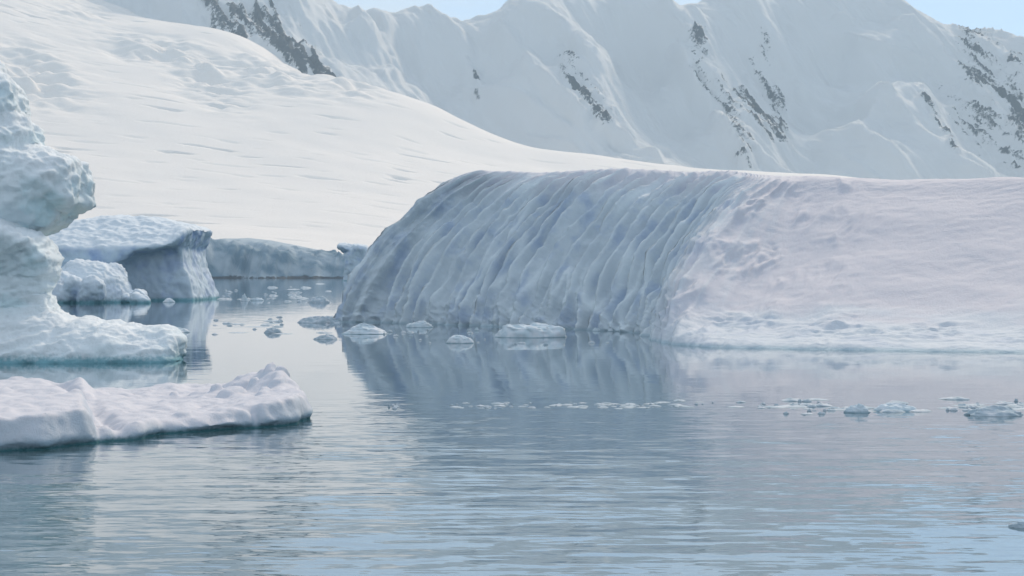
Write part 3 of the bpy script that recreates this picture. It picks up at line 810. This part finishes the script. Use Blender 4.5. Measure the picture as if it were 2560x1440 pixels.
def drift(name, label, cat, px, py, wpx, hpx, seed, depth=0.6, mat=None, group=None, rot=0.0, **kw):
    """px: centre column, py: row of its waterline in front"""
    Y = Yw(py)
    w, hh = wpx / F * Y, hpx / F * Y
    V, Q = chunk_mesh(seed, **kw)
    V = V / np.array([np.ptp(V[:, 0]), np.ptp(V[:, 1]), V[:, 2].max()])
    dm = w * depth
    V = V * np.array([w, dm, hh])
    o = mesh_obj(name, V, Q, mat or mat_chunk)
    o.location = ((px - 1280) / F * Y, Y + dm * 0.5, 0)
    o.rotation_euler.z = rot
    return tag(o, label, cat, group)

drift("flat_floe", "widest flat white floe drifting before the fluted ice face", "ice floe", 1330, 845, 195, 36, 3, power=7, lump=.35, spike=.12, nu=90, nv=30)
drift("wedge_floe", "wedge shaped floe with a sharp crest at the big iceberg's left foot", "ice floe", 905, 836, 125, 29, 11, power=1.6, lump=.25, spike=.25, nu=80, nv=28)
drift("small_floe", "small rounded white floe left of and nearer than the widest flat floe", "ice floe", 1148, 859, 76, 21, 5, power=5, lump=.2, nu=64)
drift("low_floe", "low whitish floe hard against the fluted face, right of the wedge shaped floe", "ice floe", 1045, 819, 72, 17, 8, power=4, lump=.4)
drift("thin_floe", "thin tilted sliver of ice just right of the low whitish floe", "ice floe", 1088, 810, 40, 13, 21, power=3)
drift("slab_floe", "narrow pinkish slab floating behind the sculpted iceberg's foot", "ice floe", 405, 833, 125, 15, 23, power=4, lump=.3)
drift("dark_growler", "rounded grey lump of ice alone in the bright channel", "growler", 680, 833, 50, 14, 26, power=3, mat=mat_brash)
drift("pointed_growler", "small pointed ice lump standing up in the far channel", "growler", 610, 753, 22, 20, 29, power=1.3)
drift("flat_growler", "flat ice lump just right of the pointed one in the far channel", "growler", 640, 752, 36, 8, 31, power=4)
drift("base_growler", "little white ice lump below the block iceberg's recess", "growler", 420, 756, 34, 11, 33, power=3)
drift("channel_growler", "grey ice lump in the far channel beside the big iceberg's left end", "growler", 795, 757, 60, 17, 35, power=2.2, mat=mat_brash)
drift("long_growler", "long broken ice raft touching the big iceberg's left end", "growler", 790, 808, 115, 18, 37, power=3, lump=.6, spike=.3, mat=mat_brash)
drift("dark_raft", "dark low ice raft left of the wedge shaped floe", "growler", 815, 849, 64, 14, 39, power=3, lump=.5, mat=mat_brash)
drift("round_growler", "rounded blue grey ice lump in the brash band at right", "growler", 2150, 1033, 70, 24, 41, power=3)
drift("bright_growler", "bright cream ice slab right of the rounded lump in the brash band", "growler", 2245, 1030, 120, 20, 43, power=4, lump=.4)
drift("edge_growler", "long dark ice lump in the brash band at the right edge", "growler", 2500, 1042, 160, 26, 45, power=3, mat=mat_brash)
drift("corner_growler", "small dark ice lump cut by the right edge low in the picture", "growler", 2556, 1321, 62, 15, 47, power=2.5, mat=mat_brash)
drift("upright_growler", "small upright ice bit behind the snowy floe at far left", "growler", 62, 982, 26, 30, 49, power=1.5)
drift("knob_growler", "tiny white knob afloat between the small and widest floes", "growler", 1192, 827, 13, 9, 51, power=2)
drift("button_growler", "tiny white lump right of the widest floe", "growler", 1491, 828, 24, 9, 53, power=3)
drift("chip_growler", "tiny white chip nearest the big iceberg's nose", "growler", 1527, 829, 16, 9, 55, power=2)

# brash: small fragments, eight shapes shared by all
brash_me = []
for k in range(8):
    V, Q = chunk_mesh(100 + k, nu=18, nv=9, power=2.5, lump=.5, spike=.3, fine=.12)
    o = mesh_obj("brash_shape", V, Q, mat_brash); me = o.data
    bpy.data.objects.remove(o); brash_me.append(me)
rb = random.Random(21)
def brash(n, x0, x1, y0, y1, wr, hr, label, group, slope=0.0):
    cen = [rb.uniform(x0, x1) for _ in range(6)]
    for k in range(n):
        px = min(x1, max(x0, rb.gauss(rb.choice(cen), (x1 - x0) * .05))) if rb.random() < .6 else rb.uniform(x0, x1); py = rb.gauss(0.5 * (y0 + y1), (y1 - y0) * .3) + slope * (px - x0)
        Y = Yw(py); w = (wr[0] + (wr[1] - wr[0]) * rb.random() ** 2.2) / F * Y; hh = rb.uniform(*hr) / F * Y
        o = bpy.data.objects.new("brash_fragment", rb.choice(brash_me)); sc.collection.objects.link(o)
        o.location = ((px - 1280) / F * Y, Y, 0)
        o.scale = (w, w * rb.uniform(.5, .9), hh); o.rotation_euler.z = rb.uniform(-.3, .3)
        tag(o, label, "ice fragment", group)
brash(100, 1100, 1790, 1007, 1021, (5, 38), (1, 3.0), "small grey fragment in the brash line below the big iceberg's reflection", "brash line in mid water")
brash(80, 1800, 2575, 1004, 1032, (10, 80), (1.5, 6), "small fragment among the larger lumps of the brash band at right", "brash band at right")
brash(8, 945, 1010, 1012, 1022, (6, 18), (3, 6), "dark speck of ice in the bright reflection left of the brash line", "specks left of the brash line")
brash(36, 535, 845, 720, 758, (8, 44), (1, 3.5), "fragment adrift in the far bright channel between the icebergs", "brash in the far channel")
brash(34, 525, 845, 796, 830, (10, 60), (1, 3.5), "fragment in the near end of the bright channel", "brash in the near channel")
brash(14, 960, 1180, 820, 850, (6, 22), (2, 5), "tiny fragment among the floes before the fluted face", "specks among the floes")
brash(7, 1190, 1620, 846, 862, (6, 20), (2, 5), "tiny fragment nearer than the widest flat floe", "specks before the flat floe")
brash(9, 0, 170, 962, 976, (6, 22), (3, 8), "small fragment behind the snowy floe at far left", "specks behind the snowy floe")

# ------------------------------------------------------------------ haze
hz_m = bpy.data.materials.new("haze_air"); hz_m.use_nodes = True
hn = hz_m.node_tree; hn.nodes.clear()
ho = hn.nodes.new("ShaderNodeOutputMaterial"); hv = hn.nodes.new("ShaderNodeVolumePrincipled")
hv.inputs["Color"].default_value = (0.66, 0.85, 1.0, 1); hv.inputs["Density"].default_value = 4.2e-5
hv.inputs["Anisotropy"].default_value = 0.2
hn.links.new(hv.outputs[0], ho.inputs["Volume"])
b = np.array([(x, y, z) for x in (-16000, 16000) for y in (-2500, 12500) for z in (-60, 2600)], float)
Qb = [(0, 1, 3, 2), (4, 6, 7, 5), (0, 4, 5, 1), (2, 3, 7, 6), (0, 2, 6, 4), (1, 5, 7, 3)]
hz = mesh_obj("haze", b, Qb, hz_m, smooth=False)
tag(hz, "thin pale haze over the bay", "haze", kind="stuff")
